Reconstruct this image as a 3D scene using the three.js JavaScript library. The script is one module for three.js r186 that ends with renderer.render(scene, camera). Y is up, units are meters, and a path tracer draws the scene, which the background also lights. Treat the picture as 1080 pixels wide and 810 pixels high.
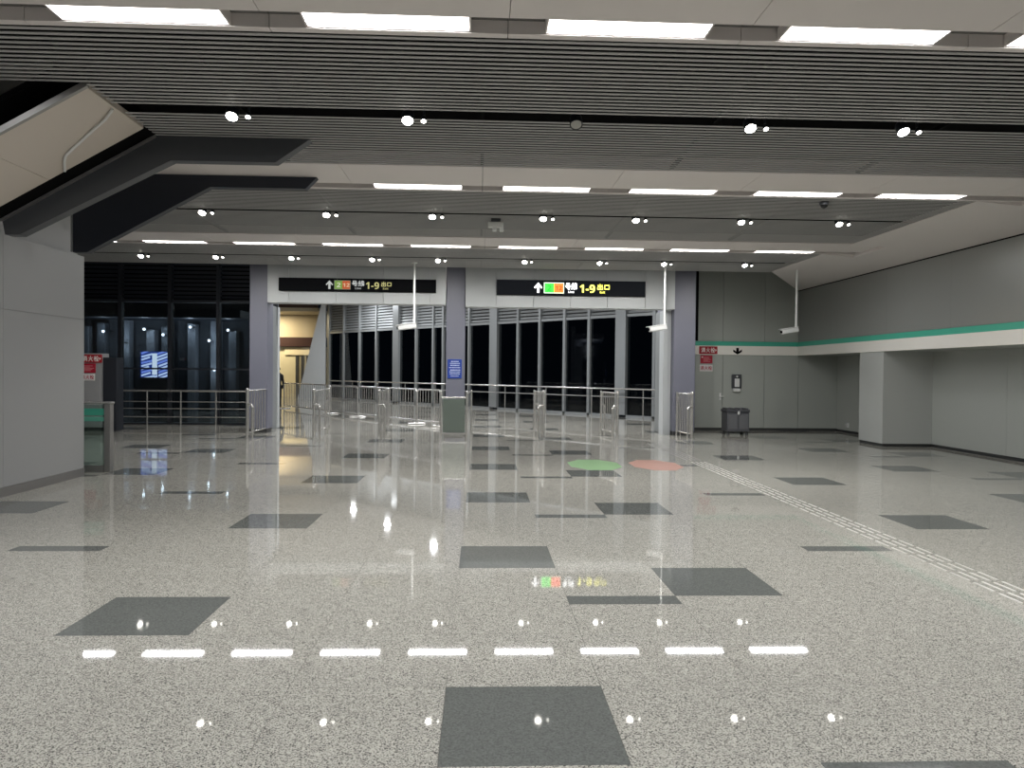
import * as THREE from 'three';
import { mergeGeometries } from 'three/addons/utils/BufferGeometryUtils.js';
import { RoundedBoxGeometry } from 'three/addons/geometries/RoundedBoxGeometry.js';
import { MarchingCubes } from 'three/addons/objects/MarchingCubes.js';
import { RectAreaLightUniformsLib } from 'three/addons/lights/RectAreaLightUniformsLib.js';

// ------------------------------------------------------------------ camera, sky, exposure
// Own axes: X to the right, Y up, D = distance ahead of the camera's foot (three.js z = -D).
const scene = new THREE.Scene();
const camera = new THREE.PerspectiveCamera(53.07, 4 / 3, 0.05, 200);
camera.position.set(0, 1.6208, 0);
camera.up.set(-0.009055, 0.999836, -0.015689);
camera.lookAt(0.041583 * 10, 1.6208 - 0.0153 * 10, -0.999018 * 10);
scene.background = new THREE.Color(0x04060a);
const renderer = new THREE.WebGLRenderer({ antialias: true });
renderer.toneMapping = THREE.LinearToneMapping;
renderer.toneMappingExposure = 2.42;
renderer.shadowMap.enabled = true;
RectAreaLightUniformsLib.init();
const TUBE = 16;          // radiance of the tube lamps
const SPOT = [4, 4, 4.5];          // candela of a track spotlight, by slot

// ------------------------------------------------------------------ helpers
let seed = 20240611;
const rnd = () => ((seed = (seed * 1664525 + 1013904223) >>> 0) / 4294967296);
const names = {};
function numbered(n) { const k = names[n] = (names[n] ?? -1) + 1; return k ? `${n}_${String(k).padStart(3, '0')}` : n; }
const V = (x, y, d) => new THREE.Vector3(x, y, -d);
function box(x0, x1, y0, y1, d0, d1) {
  const g = new THREE.BoxGeometry(Math.abs(x1 - x0), Math.abs(y1 - y0), Math.abs(d1 - d0));
  g.translate((x0 + x1) / 2, (y0 + y1) / 2, -(d0 + d1) / 2);
  return g;
}
function rbox(x0, x1, y0, y1, d0, d1, r = 0.01, s = 2) {
  const g = new RoundedBoxGeometry(x1 - x0, y1 - y0, d1 - d0, s, r);
  g.translate((x0 + x1) / 2, (y0 + y1) / 2, -(d0 + d1) / 2);
  return g;
}
function tube(points, r, seg = 8, smooth = false) {
  const gs = [];
  if (smooth) gs.push(new THREE.TubeGeometry(new THREE.CatmullRomCurve3(points, false, 'catmullrom', 0.2), points.length * 6, r, seg, false));
  else {
    const path = new THREE.CurvePath();
    for (let i = 1; i < points.length; i++) path.add(new THREE.LineCurve3(points[i - 1], points[i]));
    for (let i = 1; i < points.length; i++) gs.push(new THREE.TubeGeometry(new THREE.LineCurve3(points[i - 1], points[i]), 1, r, seg, false));
    for (const p of points) { const s = new THREE.SphereGeometry(r, seg, 6); s.translate(p.x, p.y, p.z); gs.push(s); }
  }
  return gs.length > 1 ? mergeGeometries(gs) : gs[0];
}
function extrudeXY(pts, d0, d1, bevel = 0) {            // a profile in the X-Y plane, swept from D = d0 to d1
  const s = new THREE.Shape(pts.map(([x, y]) => new THREE.Vector2(x, y)));
  const g = new THREE.ExtrudeGeometry(s, { depth: d1 - d0, bevelEnabled: bevel > 0, bevelSize: bevel, bevelThickness: bevel, bevelSegments: 1 });
  g.translate(0, 0, -d1);
  return g;
}
function mesh(name, geo, mat, parent = scene) {
  const m = new THREE.Mesh(Array.isArray(geo) ? (geo.length > 1 ? mergeGeometries(geo.map((g) => (g.index ? g.toNonIndexed() : g))) : geo[0]) : geo, mat);
  m.name = parent === scene ? numbered(name) : name;
  m.castShadow = m.receiveShadow = true;
  parent.add(m);
  return m;
}
function tag(o, label, category, group) { o.userData.label = label; if (category) o.userData.category = category; if (group) o.userData.group = group; return o; }
function struct(name, geo, mat, label) { const m = mesh(name, geo, mat); m.userData.kind = 'structure'; m.userData.label = label; return m; }
function thing(name, label, category, pos, group) {
  const g = new THREE.Group(); g.name = numbered(name); g.position.copy(pos); scene.add(g);
  return tag(g, label, category, group);
}
function place(g, from) { g.translate(-from.x, -from.y, -from.z); return g; }   // world geometry into a group's own frame

// ------------------------------------------------------------------ textures and materials
function cellTexture(n, cells, palette, fine) {          // crystalline grains: nearest-seed cells, each with a colour of the stone
  const data = new Uint8Array(n * n * 4), sx = [], sy = [], sc = [];
  for (let i = 0; i < cells * cells; i++) {
    sx.push(rnd()); sy.push(rnd());
    let r = rnd(), k = 0; while (r > palette[k][0] && k < palette.length - 1) { r -= palette[k][0]; k++; }
    sc.push(palette[k][1]);
  }
  for (let y = 0; y < n; y++) for (let x = 0; x < n; x++) {
    const u = x / n * cells, v = y / n * cells, iu = Math.floor(u), iv = Math.floor(v);
    let best = 9, b = 0;
    for (let j = -1; j < 2; j++) for (let i = -1; i < 2; i++) {
      const c = ((iv + j + cells) % cells) * cells + (iu + i + cells) % cells;
      const dx = iu + i + sx[c] - u, dy = iv + j + sy[c] - v, q = dx * dx + dy * dy;
      if (q < best) { best = q; b = c; }
    }
    const o = (y * n + x) * 4, w = (rnd() - 0.5) * fine;
    for (let k = 0; k < 3; k++) data[o + k] = Math.max(0, Math.min(255, sc[b][k] + w));
    data[o + 3] = 255;
  }
  const t = new THREE.DataTexture(data, n, n, THREE.RGBAFormat);
  t.colorSpace = THREE.SRGBColorSpace; t.wrapS = t.wrapT = THREE.RepeatWrapping; t.magFilter = THREE.LinearFilter; t.minFilter = THREE.LinearMipmapLinearFilter; t.generateMipmaps = true; t.needsUpdate = true;
  return t;
}
const graniteTex = cellTexture(1024, 340, [[0.38, [194, 191, 181]], [0.25, [176, 173, 164]], [0.17, [149, 146, 139]], [0.12, [112, 110, 106]], [0.08, [72, 71, 69]]], 18);
const basaltTex = cellTexture(512, 200, [[0.5, [106, 108, 105]], [0.3, [113, 115, 112]], [0.2, [98, 100, 97]]], 12);
function canvasTex(w, h, draw) {
  const c = document.createElement('canvas'); c.width = w; c.height = h;
  draw(c.getContext('2d'), w, h);
  const t = new THREE.CanvasTexture(c); t.colorSpace = THREE.SRGBColorSpace; return t;
}
const std = (color, roughness = 0.6, metalness = 0, more = {}) => new THREE.MeshStandardMaterial({ color, roughness, metalness, ...more });
const M = {
  granite: new THREE.MeshPhysicalMaterial({ map: graniteTex, roughness: 0.03, ior: 1.45, specularIntensity: 0.45 }),
  basalt: new THREE.MeshPhysicalMaterial({ map: basaltTex, roughness: 0.035, ior: 1.45, specularIntensity: 0.45 }),
  grout: std(0x8a8781, 0.8),
  soffit: std(0xd8d1ce, 0.55),
  slat: std(0xadacab, 0.75),
  black: new THREE.MeshPhysicalMaterial({ color: 0x0d0d0e, roughness: 0.95, specularIntensity: 0.15 }),
  slotback: std(0x6d6b69, 0.6),
  wallR: std(0x92938f, 0.32, 0.1),
  wallL: std(0x9c9c9c, 0.42),
  wallB: std(0xacb0aa, 0.4),
  recess: std(0xb0b3ad, 0.4),
  skirt: std(0x3c3d3d, 0.5),
  green: std(0x4cb79c, 0.4),
  white: std(0xf8f4ec, 0.3),
  pillar: std(0x6f707d, 0.42),
  fascia: std(0xb6b9ba, 0.4),
  steel: std(0xd4d2ce, 0.25, 0.85),
  steelDull: std(0x9a9896, 0.4, 0.7),
  alu: std(0x8c8f90, 0.4, 0.3),
  dark: std(0x484a4e, 0.45, 0.2),
  navy: std(0x20242e, 0.5),
  stairSoffit: std(0xccc1b6, 0.45),
  camWhite: std(0xe4e4e2, 0.4),
  frameDark: std(0x30333a, 0.45, 0.3),
  glass: new THREE.MeshPhysicalMaterial({ color: 0xa9b1b4, roughness: 0.02, transmission: 1, thickness: 0, ior: 1.52 }),
  clear: new THREE.MeshPhysicalMaterial({ color: 0xdce8e4, roughness: 0.02, transmission: 1, thickness: 0, ior: 1.5 }),
  tubeGlow: std(0xffffff, 0.5, 0, { emissive: 0xfffaf2, emissiveIntensity: 3 }),
  spotGlow: std(0xffffff, 0.4, 0, { emissive: 0xfffbf0, emissiveIntensity: 14 }),
  spotGlowSmall: std(0xffffff, 0.4, 0, { emissive: 0xfffbf0, emissiveIntensity: 6 }),
  lensOff: std(0xaaa9a4, 0.3),
  red: std(0xb3202c, 0.5),
  tactile: std(0xd6d3cc, 0.28, 0.4),
};

// ------------------------------------------------------------------ the setting: floor
const C0 = -0.161, R0 = 3.138, T = 0.8;
const floor = struct('floor', box(-14, 11, -0.3, -0.006, -9, 60), M.grout, 'polished speckled granite floor laid with scattered dark grey slabs');
const isFull = (c, r) => { const a = ((c % 9) + 9) % 9, b = ((r % 4) + 4) % 4; return (a === 0 && b === 0) || (a === 6 && b === 2) || (a === 2 && b === 3); };
const isStrip = (c, r) => { const a = ((c % 9) + 9) % 9, b = ((r % 4) + 4) % 4; return (a === 1 && b === 2) || (a === 4 && b === 0); };
function slabGeo(w, d, off) {                            // a slab 6 mm proud of its bed, arris slightly chamfered, uv in metres
  const g = new THREE.BoxGeometry(w - 0.0024, 0.02, d - 0.0024);
  g.translate(0, -0.01, 0);
  const p = g.attributes.position, uv = g.attributes.uv;
  for (let i = 0; i < p.count; i++) uv.setXY(i, (p.getX(i) + off[0]) / 1.6, (p.getZ(i) + off[1]) / 1.6);
  return g;
}
const offs = [[0, 0], [0.83, 0.31], [0.4, 1.13], [1.21, 0.77], [0.17, 0.6], [1.02, 1.4]];
const slabs = { full: offs.map((o) => slabGeo(T, T, o)), cut: offs.map((o) => slabGeo(T, T * 0.75, o)), strip: offs.map((o) => slabGeo(T, T * 0.25, o)) };
const rest = [], restDark = [];
let parts = 0;
{
  const cells = [];
  for (let r = -14; r < 71; r++) for (let c = -17; c < 14; c++) {
    const x = C0 + (c + 0.5) * T, d = R0 + (r + 0.5) * T;
    if (d > 59 || x < -13.6 || x > 10.6 || d < -8.6) continue;
    const ang = (x - 0.0416 * d) / Math.max(d, 0.1), seen = d > 2.2 && Math.abs(ang) < 0.70 + 0.5 / d && d < 22;
    cells.push({ c, r, x, d, seen, dark: isFull(c, r) || isStrip(c, r) });
  }
  cells.sort((a, b) => a.d - b.d);
  for (const q of cells.filter((k) => k.dark)) q.rank = q.seen;
  const darkSeen = cells.filter((k) => k.dark && k.seen).length;
  let room = 290 - darkSeen * 1.4;
  for (const q of cells) {
    const v = Math.floor(rnd() * 6), one = q.seen && (q.dark || (room-- > 0 && !q.dark));
    const put = (kind, x, d, dark) => {
      if (one) {
        const m = mesh(parts++ ? `floor_slab_${String(parts).padStart(3, '0')}` : 'floor_slab', slabs[kind][v], dark ? M.basalt : M.granite, floor);
        m.position.set(x, 0, -d);
      } else { const g = slabs[kind][v].clone(); g.translate(x, 0, -d); (dark ? restDark : rest).push(g); }
    };
    if (isFull(q.c, q.r)) put('full', q.x, q.d, true);
    else if (isStrip(q.c, q.r)) { put('cut', q.x, q.d - T * 0.125, false); put('strip', q.x, q.d + T * 0.375, true); }
    else put('full', q.x, q.d, false);
  }
  const a = mesh('far_floor_slabs', rest, M.granite, floor); a.userData.kind = 'stuff';
  const b = mesh('far_dark_slabs', restDark, M.basalt, floor); b.userData.kind = 'stuff';
}

// ------------------------------------------------------------------ the setting: ceiling
const H = 4.2, SLATS_R = 7.26, WALL_R = 9.18;
const ceiling = struct('ceiling', box(-14, 11, 4.72, 4.85, -9, 19.1), M.black, 'dark slatted metal ceiling crossed by pale light bands');
const lampRows = [{ d: -4.4, x0: -4.9, n: 7 }, { d: 0.68, x0: -4.9, n: 7 }, { d: 5.77, x0: -4.91, n: 7 }, { d: 10.85, x0: -1.49, n: 5 }, { d: 15.95, x0: -8.63, n: 9 }];
const bandLeft = (d) => (d > 12 ? -13.2 : -6.1);
lampRows.forEach((row) => {
  const d = row.d, L = bandLeft(d), R = d > 5 ? 7.95 : 7.95;
  const xs = []; for (let x = row.x0 - 0.3; x > L; x -= 1.8) xs.unshift(x); for (let x = row.x0 - 0.3 + 1.8; x < R; x += 1.8) xs.push(x);
  const edges = [L, ...xs.filter((x) => x > L + 0.2 && x < R - 0.2), R];
  for (let i = 1; i < edges.length; i++) {
    const a = edges[i - 1] + 0.003, b = edges[i] - 0.003;
    mesh('soffit_panel', box(a, b, H, H + 0.16, d - 1.12, d - 0.13), M.soffit, ceiling);
    mesh('slot_panel', box(a, b, H + 0.1, H + 0.14, d - 0.128, d + 0.13), M.slotback, ceiling);
    mesh('edge_panel', box(a, b, H, H + 0.16, d + 0.132, d + 0.21), M.soffit, ceiling);
  }
});
const slatGeo = (x0, x1) => box(x0, x1, H + 0.002, H + 0.008, -0.0195, 0.0195);
const bays = [[-4.15, -0.5], [0.93, 4.62], [6.02, 7.68, 7.95, 9.70], [11.1, 12.55, 12.72, 14.78], [16.2, 17.5, 17.64, 19.1]];
const slatKinds = new Map();
bays.forEach((b, bi) => {
  for (let k = 0; k < b.length; k += 2) {
    const n = Math.floor((b[k + 1] - b[k]) / 0.09);
    for (let i = 0; i <= n; i++) {
      const d = b[k] + 0.02 + i * 0.09;
      const x0 = d > 12 ? -13.2 : (d > 7.2 && d < 8.75 ? -3.6 : -6.1);
      const key = x0; if (!slatKinds.has(key)) slatKinds.set(key, slatGeo(x0, SLATS_R));
      const m = mesh('slat', slatKinds.get(key), M.slat, ceiling); m.position.z = -d;
    }
  }
  // rails that carry the slats, above them
  const [a, z] = [b[0], b[b.length - 1]];
  for (let x = a > 11 ? -12 : -2.4; x < 7.2; x += 2.4) mesh('carrier_rail', box(x - 0.02, x + 0.02, H + 0.009, H + 0.05, a, z), M.black, ceiling);
});
for (const [a, b, x0] of [[-4.15, -0.43, -6.1], [0.9, 4.64, -6.1], [5.99, 7.19, -6.1], [7.19, 8.75, -3.6], [8.75, 9.72, -6.1], [11.07, 11.9, -6.1], [11.9, 14.82, -13.2], [16.17, 19.1, -13.2]]) mesh('backing_sheet', box(x0, SLATS_R, H + 0.16, H + 0.18, a, b), M.black, ceiling);
// dark tracks in the gaps that hold the spotlights
for (const [a, b, x0] of [[7.70, 7.94, -3.6], [12.56, 12.71, -6.1], [17.51, 17.63, -13.2]]) mesh('light_track', box(x0, SLATS_R, H + 0.1, H + 0.14, a, b), M.black, ceiling);
// sloping pale side panels along the right wall, cut round the bands
function sidePanel(x0, d0, d1, last) {
  const y = (x) => H - (x - SLATS_R) / (WALL_R - SLATS_R) * 0.15;
  const xr = WALL_R - 0.03, a = [[x0, d0], [xr, d0], [xr, d1], [last ? x0 : x0, last ?? d1]];
  const g = new THREE.BufferGeometry(), P = [], I = [];
  for (const up of [0, 0.09]) for (const [x, d] of a) P.push(x, y(x) + up, -d);
  I.push(0, 2, 1, 0, 3, 2, 4, 5, 6, 4, 6, 7);
  for (let k = 0; k < 4; k++) { const n = (k + 1) % 4; I.push(k, n, k + 4, n, n + 4, k + 4); }
  g.setAttribute('position', new THREE.Float32BufferAttribute(P, 3)); g.setIndex(I);
  const h = g.toNonIndexed(); h.computeVertexNormals();
  h.setAttribute('uv', new THREE.Float32BufferAttribute(new Float32Array(h.attributes.position.count * 2), 2));
  mesh('side_panel', h, M.soffit, ceiling);
}
const cuts = [-9]; lampRows.forEach((r) => cuts.push(r.d - 1.12, r.d + 0.21)); cuts.push(19.0);
for (let i = 0; i < cuts.length - 1; i++) {
  const band = i % 2 === 1;
  if (i === cuts.length - 2) sidePanel(SLATS_R, cuts[i] + 0.002, 21.86, 19.0); else sidePanel(band ? 7.955 : SLATS_R + 0.012, cuts[i] + 0.002, cuts[i + 1] - 0.002);
}
mesh('void_lining', box(-6.1, -3.61, 4.6, 4.7, 7.2, 8.75), M.slotback, ceiling);
mesh('shadow_gap', box(WALL_R - 0.03, WALL_R + 0.1, 4.04, 4.16, -9, 21.9), M.black, ceiling);

// higher ceiling behind the header boards and over the passage
const ceilingPassage = struct('ceiling_passage', box(-14, 11, 5.5, 5.65, 19.1, 44.5), M.soffit, 'plain grey ceiling high over the passage beyond the gates');
mesh('bulkhead', box(-14, 11, 4.36, 5.5, 18.98, 19.1), M.black, ceilingPassage);

// ------------------------------------------------------------------ the setting: walls
const wallRight = struct('wall_right', box(WALL_R + 0.05, WALL_R + 0.16, 2.2, 4.72, -9, 22.05), M.wallR, 'long grey metal panel wall above the pale and green band');
for (let d = 21.88, k = 0; d > -9; d -= 2.4, k++) mesh('wall_panel', box(WALL_R, WALL_R + 0.049, 2.57, 4.035, Math.max(-9, d - 2.396), d), M.wallR, wallRight);
const wallRecess = struct('wall_recess', box(10.42, 10.55, 0, 2.3, -9, 22.05), M.recess, 'grey recessed lower wall under the green banded overhang');
for (let d = 21.89; d > -9; d -= 3.6) mesh('wall_panel', box(10.35, 10.419, 0.07, 2.18, Math.max(-9, d - 3.595), d), M.recess, wallRecess);
mesh('skirting', box(10.38, 10.419, 0, 0.07, -9, 21.89), M.skirt, wallRecess);
mesh('overhang_soffit', box(WALL_R + 0.03, 10.42, 2.181, 2.24, -9, 21.9), M.recess, wallRecess);
const pier = struct('wall_pier', box(WALL_R + 0.012, 10.349, 0.07, 2.179, 17.18, 18.28), std(0xbcbeba, 0.4), 'square grey pier carrying the banded overhang');
mesh('skirting', box(WALL_R + 0.03, 10.349, 0, 0.07, 17.2, 18.26), M.skirt, pier);
const trimRight = struct('trim_1', box(WALL_R - 0.02, WALL_R + 0.03, 2.18, 2.44, -9, 21.88), M.white, 'off-white band with green top stripe along the right wall');
mesh('green_stripe', box(WALL_R - 0.021, WALL_R + 0.03, 2.4405, 2.565, -9, 21.88), M.green, trimRight);

const wallBack = struct('wall_back', box(5.3, 10.55, 0.0, 5.5, 21.96, 22.15), M.wallB, 'grey metal panel end wall beside the right hand gate');
for (const [a, b] of [[5.66, 6.18], [6.185, 6.985], [6.99, 8.2], [8.205, 9.2], [9.205, 10.4]]) {
  mesh('wall_panel', box(a + 0.003, b - 0.003, 0.08, 2.176, 21.9, 21.959), M.wallB, wallBack);
  if (a < 9.2) mesh('wall_panel', box(a + 0.003, b - 0.003, 2.57, 5.45, 21.9, 21.959), M.wallB, wallBack);
}
mesh('skirting', box(5.66, 10.4, 0, 0.078, 21.92, 21.959), M.skirt, wallBack);
mesh('joint_strip', box(6.18, 6.25, 2.58, 5.4, 21.87, 21.9), M.black, wallBack);
const trimBack = struct('trim_2', box(6.17, WALL_R - 0.022, 2.18, 2.44, 21.87, 21.959), M.white, 'off-white band with green top stripe on the end wall');
mesh('green_stripe', box(6.17, WALL_R - 0.022, 2.4405, 2.565, 21.869, 21.959), M.green, trimBack);
{ // black arrow printed on the band
  const s = new THREE.Shape([[-0.03, 0.1], [0.03, 0.1], [0.03, -0.01], [0.1, 0.05], [0.1, -0.02], [0, -0.1], [-0.1, -0.02], [-0.1, 0.05], [-0.03, -0.01]].map(([x, y]) => new THREE.Vector2(x * 1.25, y * 0.95)));
  const g = new THREE.ExtrudeGeometry(s, { depth: 0.004, bevelEnabled: false }); g.translate(7.4, 2.29, -21.866);
  mesh('down_arrow', g, M.black, trimBack);
}

const wallLeft = struct('wall_left', box(-6.6, -5.97, 0, 3.27, -9, 11.8), M.wallL, 'tall light grey panel wall block beside the stair soffit');
for (const [a, b] of [[9.86, 11.8], [6.2, 9.855], [2.5, 6.195], [-1.2, 2.495], [-5, -1.205], [-9, -5.005]]) {
  mesh('wall_panel', box(-5.969, -5.95, 0.12, 2.345, a, b), M.wallL, wallLeft);
  mesh('wall_panel', box(-5.969, -5.95, 2.35, 3.27, a, b), M.wallL, wallLeft);
}
mesh('wall_panel', box(-6.6, -5.95, 0.12, 3.27, 11.801, 11.82), M.wallL, wallLeft);
mesh('wall_top', box(-6.6, -5.95, 3.271, 3.29, -9, 11.82), M.wallL, wallLeft);
mesh('skirting', box(-5.969, -5.93, 0, 0.118, -9, 11.8), M.steelDull, wallLeft);
struct('wall_left_upper', box(-6.6, -6.05, 3.295, 4.72, 8.9, 11.82), M.wallL, 'grey recessed wall above the tall wall block');
struct('wall_left_front', box(-6.6, -6.1, 3.295, 4.72, -9, 7.1), M.wallL, 'plain grey upper wall before the stair opening');
struct('wall_left_far', box(-13.5, -13.3, 0, 5.5, 11.7, 23.1), M.wallL, 'grey side wall far left beyond the stair');
struct('wall_left_return', box(-13.5, -6.61, 0, 4.72, 11.55, 11.68), M.wallL, 'grey cross wall behind the stair block');
struct('wall_rear', box(-6.75, 11, 0, 4.72, -9.15, -9), M.wallL, 'plain grey end wall of the hall');

// header boards over the two openings, laid of flat panels
function header(n, x0, x1, y0, seams, label) {
  const h = struct(`trim_${n}`, box(x0 + 0.02, x1 - 0.02, y0 + 0.02, 5.5, 19.94, 20.3), M.fascia, label);
  const e = [x0, ...seams, x1];
  for (let i = 1; i < e.length; i++) mesh('header_panel', rbox(e[i - 1] + 0.003, e[i] - 0.003, y0, 5.5, 19.88, 19.939, 0.006, 1), M.fascia, h);
  mesh('header_underside', box(x0 + 0.02, x1 - 0.02, y0, y0 + 0.018, 19.94, 20.3), M.fascia, h);
  return h;
}
header(3, -5.44, -0.893, 3.34, [-4.9, -3.7, -2.5, -1.3], 'light grey header board over the left hand opening');
header(4, -0.398, 5.06, 3.3, [0.4, 1.36, 2.32, 3.28, 4.28], 'light grey header board over the right hand opening');

function pillar(x0, x1, d0, d1, label) {
  const t = thing('pillar', label, 'pillar', V((x0 + x1) / 2, 0, (d0 + d1) / 2));
  const p = t.position;
  mesh('shaft', place(rbox(x0, x1, 0.1, 5.5, d0, d1, 0.02), p), M.pillar, t);
  mesh('base_trim', place(box(x0 + 0.02, x1 - 0.02, 0, 0.1, d0 + 0.02, d1 - 0.02), p), M.skirt, t);
  return t;
}
pillar(-5.92, -5.45, 20.0, 20.5, 'lilac grey pillar between dark window and left opening');
pillar(-0.89, -0.4, 20.0, 20.5, 'lilac grey pillar carrying the blue notice');
pillar(5.07, 5.65, 20.0, 21.89, 'lilac grey pillar between right opening and end wall');
{ // jambs of the left opening
  const j = struct('door_1', box(-5.85, -5.62, 0, 3.36, 20.51, 21.5), M.alu, 'steel jamb at the side of the left hand opening');
  mesh('jamb_post', rbox(-5.8, -5.58, 0, 3.36, 21.501, 21.7, 0.02), M.fascia, j);
}
{ const j = struct('door_2', box(4.86, 5.06, 0, 3.3, 20.25, 20.7), M.fascia, 'light steel jamb at the side of the right hand opening');
  mesh('jamb_post', rbox(4.9, 5.06, 0, 3.3, 20.71, 21.4, 0.02), M.alu, j); }

// ------------------------------------------------------------------ dark window wall at the left
{
  const D = 22.9, w = struct('window_1', box(-13.3, -5.95, 0, 0.05, D - 0.08, D + 0.1), M.frameDark, 'dark framed window wall reflecting the hall at night');
  const xs = [-13.2, -11.87, -10.47, -9.05, -7.66, -6.3];
  for (const x of xs) mesh('mullion', box(x - 0.05, x + 0.05, 0.05, 5.5, D - 0.1, D + 0.08), M.frameDark, w);
  for (let i = 1; i < xs.length; i++) {
    const a = xs[i - 1] + 0.05, b = xs[i] - 0.05;
    mesh('transom', box(a, b, 3.56, 3.64, D - 0.08, D + 0.06), M.frameDark, w);
    mesh('transom', box(a, b, 1.6, 1.65, D - 0.04, D + 0.05), M.frameDark, w);
    mesh('pane', box(a, b, 0.05, 1.6, D, D + 0.004), M.glass, w);
    mesh('pane', box(a, b, 1.65, 3.56, D, D + 0.004), M.glass, w);
    for (let k = 0; k < 13; k++) { const g = box(a, b, -0.045, 0.045, -0.006, 0.006); g.rotateX(0.6); g.translate(0, 3.72 + k * 0.12, -D); mesh('louvre_blade', g, M.navy, w); }
  }
  mesh('closing_panel', box(-6.25, -5.95, 0.05, 5.5, D - 0.04, D + 0.06), M.frameDark, w);
  mesh('louvre_back', box(-13.2, -6.3, 3.64, 5.5, D + 0.12, D + 0.14), M.black, w);
}

// ------------------------------------------------------------------ glazed wall of the passage, running away to the left
const GA = new THREE.Vector2(6.2, 27.2), GD = new THREE.Vector2(-0.658185, 0.752856), GN = new THREE.Vector2(-0.752856, -0.658185);
{
  const w = struct('window_2', new THREE.BoxGeometry(0.01, 0.01, 0.01), M.alu, 'tall glazed wall with pale mullions along the passage');
  w.position.set(GA.x, 0.02, -GA.y); w.rotation.y = Math.atan2(GD.y, GD.x);   // local +x runs along the wall, local -z towards the hall
  const B = (s0, s1, y0, y1, n0, n1) => { const g = new THREE.BoxGeometry(s1 - s0, y1 - y0, n1 - n0); g.translate((s0 + s1) / 2, (y0 + y1) / 2 - 0.02, -(n0 + n1) / 2); return g; };
  const thin = [-0.04, 3.01, 4.29, 5.66, 6.95, 10.12, 12.0, 12.76, 14.12, 17.6, 19.22, 20.83], wide = [1.43, 8.43, 15.77], stops = [];
  for (const s of thin) { mesh('mullion', B(s - 0.06, s + 0.06, 0.09, 5.5, -0.1, 0.1), M.alu, w); stops.push([s - 0.06, s + 0.06]); }
  for (const s of wide) { mesh('double_mullion', B(s - 0.24, s + 0.24, 0.09, 5.5, -0.12, 0.14), M.alu, w); stops.push([s - 0.24, s + 0.24]); }
  stops.push([-1.6, -1.5], [22.3, 22.5]); mesh('mullion', B(22.3, 22.5, 0.09, 5.5, -0.1, 0.1), M.alu, w);
  stops.sort((p, q) => p[0] - q[0]);
  for (let i = 1; i < stops.length; i++) {
    const a = stops[i - 1][1], b = stops[i][0]; if (b - a < 0.1) continue;
    mesh('pane', B(a, b, 0.09, 3.7, -0.003, 0.003), M.glass, w);
    mesh('transom', B(a, b, 3.7, 3.8, -0.06, 0.07), M.alu, w);
    mesh('sill', B(a, b, 0, 0.089, -0.08, 0.08), M.alu, w);
    for (let k = 0; k < 12; k++) { const g = B(a, b, -0.05, 0.05, -0.007, 0.007); g.translate(0, 0.02, 0); g.rotateX(0.5); g.translate(0, 3.86 + k * 0.14, 0); mesh('louvre_blade', g, M.alu, w); }
  }
  mesh('louvre_back', B(-1.5, 22.3, 3.8, 5.5, -0.14, -0.12), M.slotback, w);
}

// ------------------------------------------------------------------ lit concourse far behind the left opening
{
  const w = struct('wall_concourse', box(-16, -9.4, 0, 3.05, 47.5, 47.7), std(0xd8d0b4, 0.6), 'cream wall of the lit concourse far beyond the gates');
  for (let k = 0; k < 4; k++) mesh('dark_strip', box(-11.25 + k * 0.32, -11.08 + k * 0.32, 0, 2.5, 47.42, 47.5), M.dark, w);
  mesh('pale_board', box(-11.9, -9.6, 2.55, 3.0, 47.43, 47.49), std(0xe6dcc0, 0.6), w);
  struct('trim_5', box(-16, -9.4, 3.06, 3.62, 47.3, 47.49), std(0x3a201c, 0.6), 'dark red brown beam across the lit concourse');
  struct('ceiling_concourse', box(-16, -9.3, 5.0, 5.2, 44.6, 52), std(0xc9bfa8, 0.6), 'beige ceiling of the lit concourse');
  struct('wall_concourse_end', box(-16, -9.3, 3.62, 5.0, 47.5, 47.7), std(0xc0b49c, 0.6), 'beige upper wall of the lit concourse');
  struct('trim_6', box(-16, -9.3, 5.2, 5.7, 44.45, 44.6), std(0x4a3832, 0.6), 'brown edge board above the lit concourse');
  const lab = 'recessed warm lamp over the lit concourse';
  for (const x of [-14.2, -12.5]) {
    const t = thing('concourse_lamp', lab, 'lamp', V(x, 5.0, 46), 'warm lamps over the concourse');
    mesh('diffuser', place(box(x - 0.6, x + 0.6, 4.96, 4.995, 45.8, 46.2), t.position), std(0xffffff, 0.5, 0, { emissive: 0xffeec8, emissiveIntensity: 2 }), t);
    const l = new THREE.RectAreaLight(0xffedc6, 46, 1.2, 0.4); l.position.set(0, -0.06, 0); t.add(l); l.lookAt(x, 0, -46); l.castShadow = true;
  }
  // leaning grey wall wedge at the end of the glazing
  const s = extrudeXY([[-10.15, 0], [-8.62, 0], [-8.62, 5.5], [-8.8, 5.5]], 43.2, 43.5);
  struct('wall_wedge', s, M.fascia, 'leaning light grey wall end where the glazing stops');
}

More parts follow.
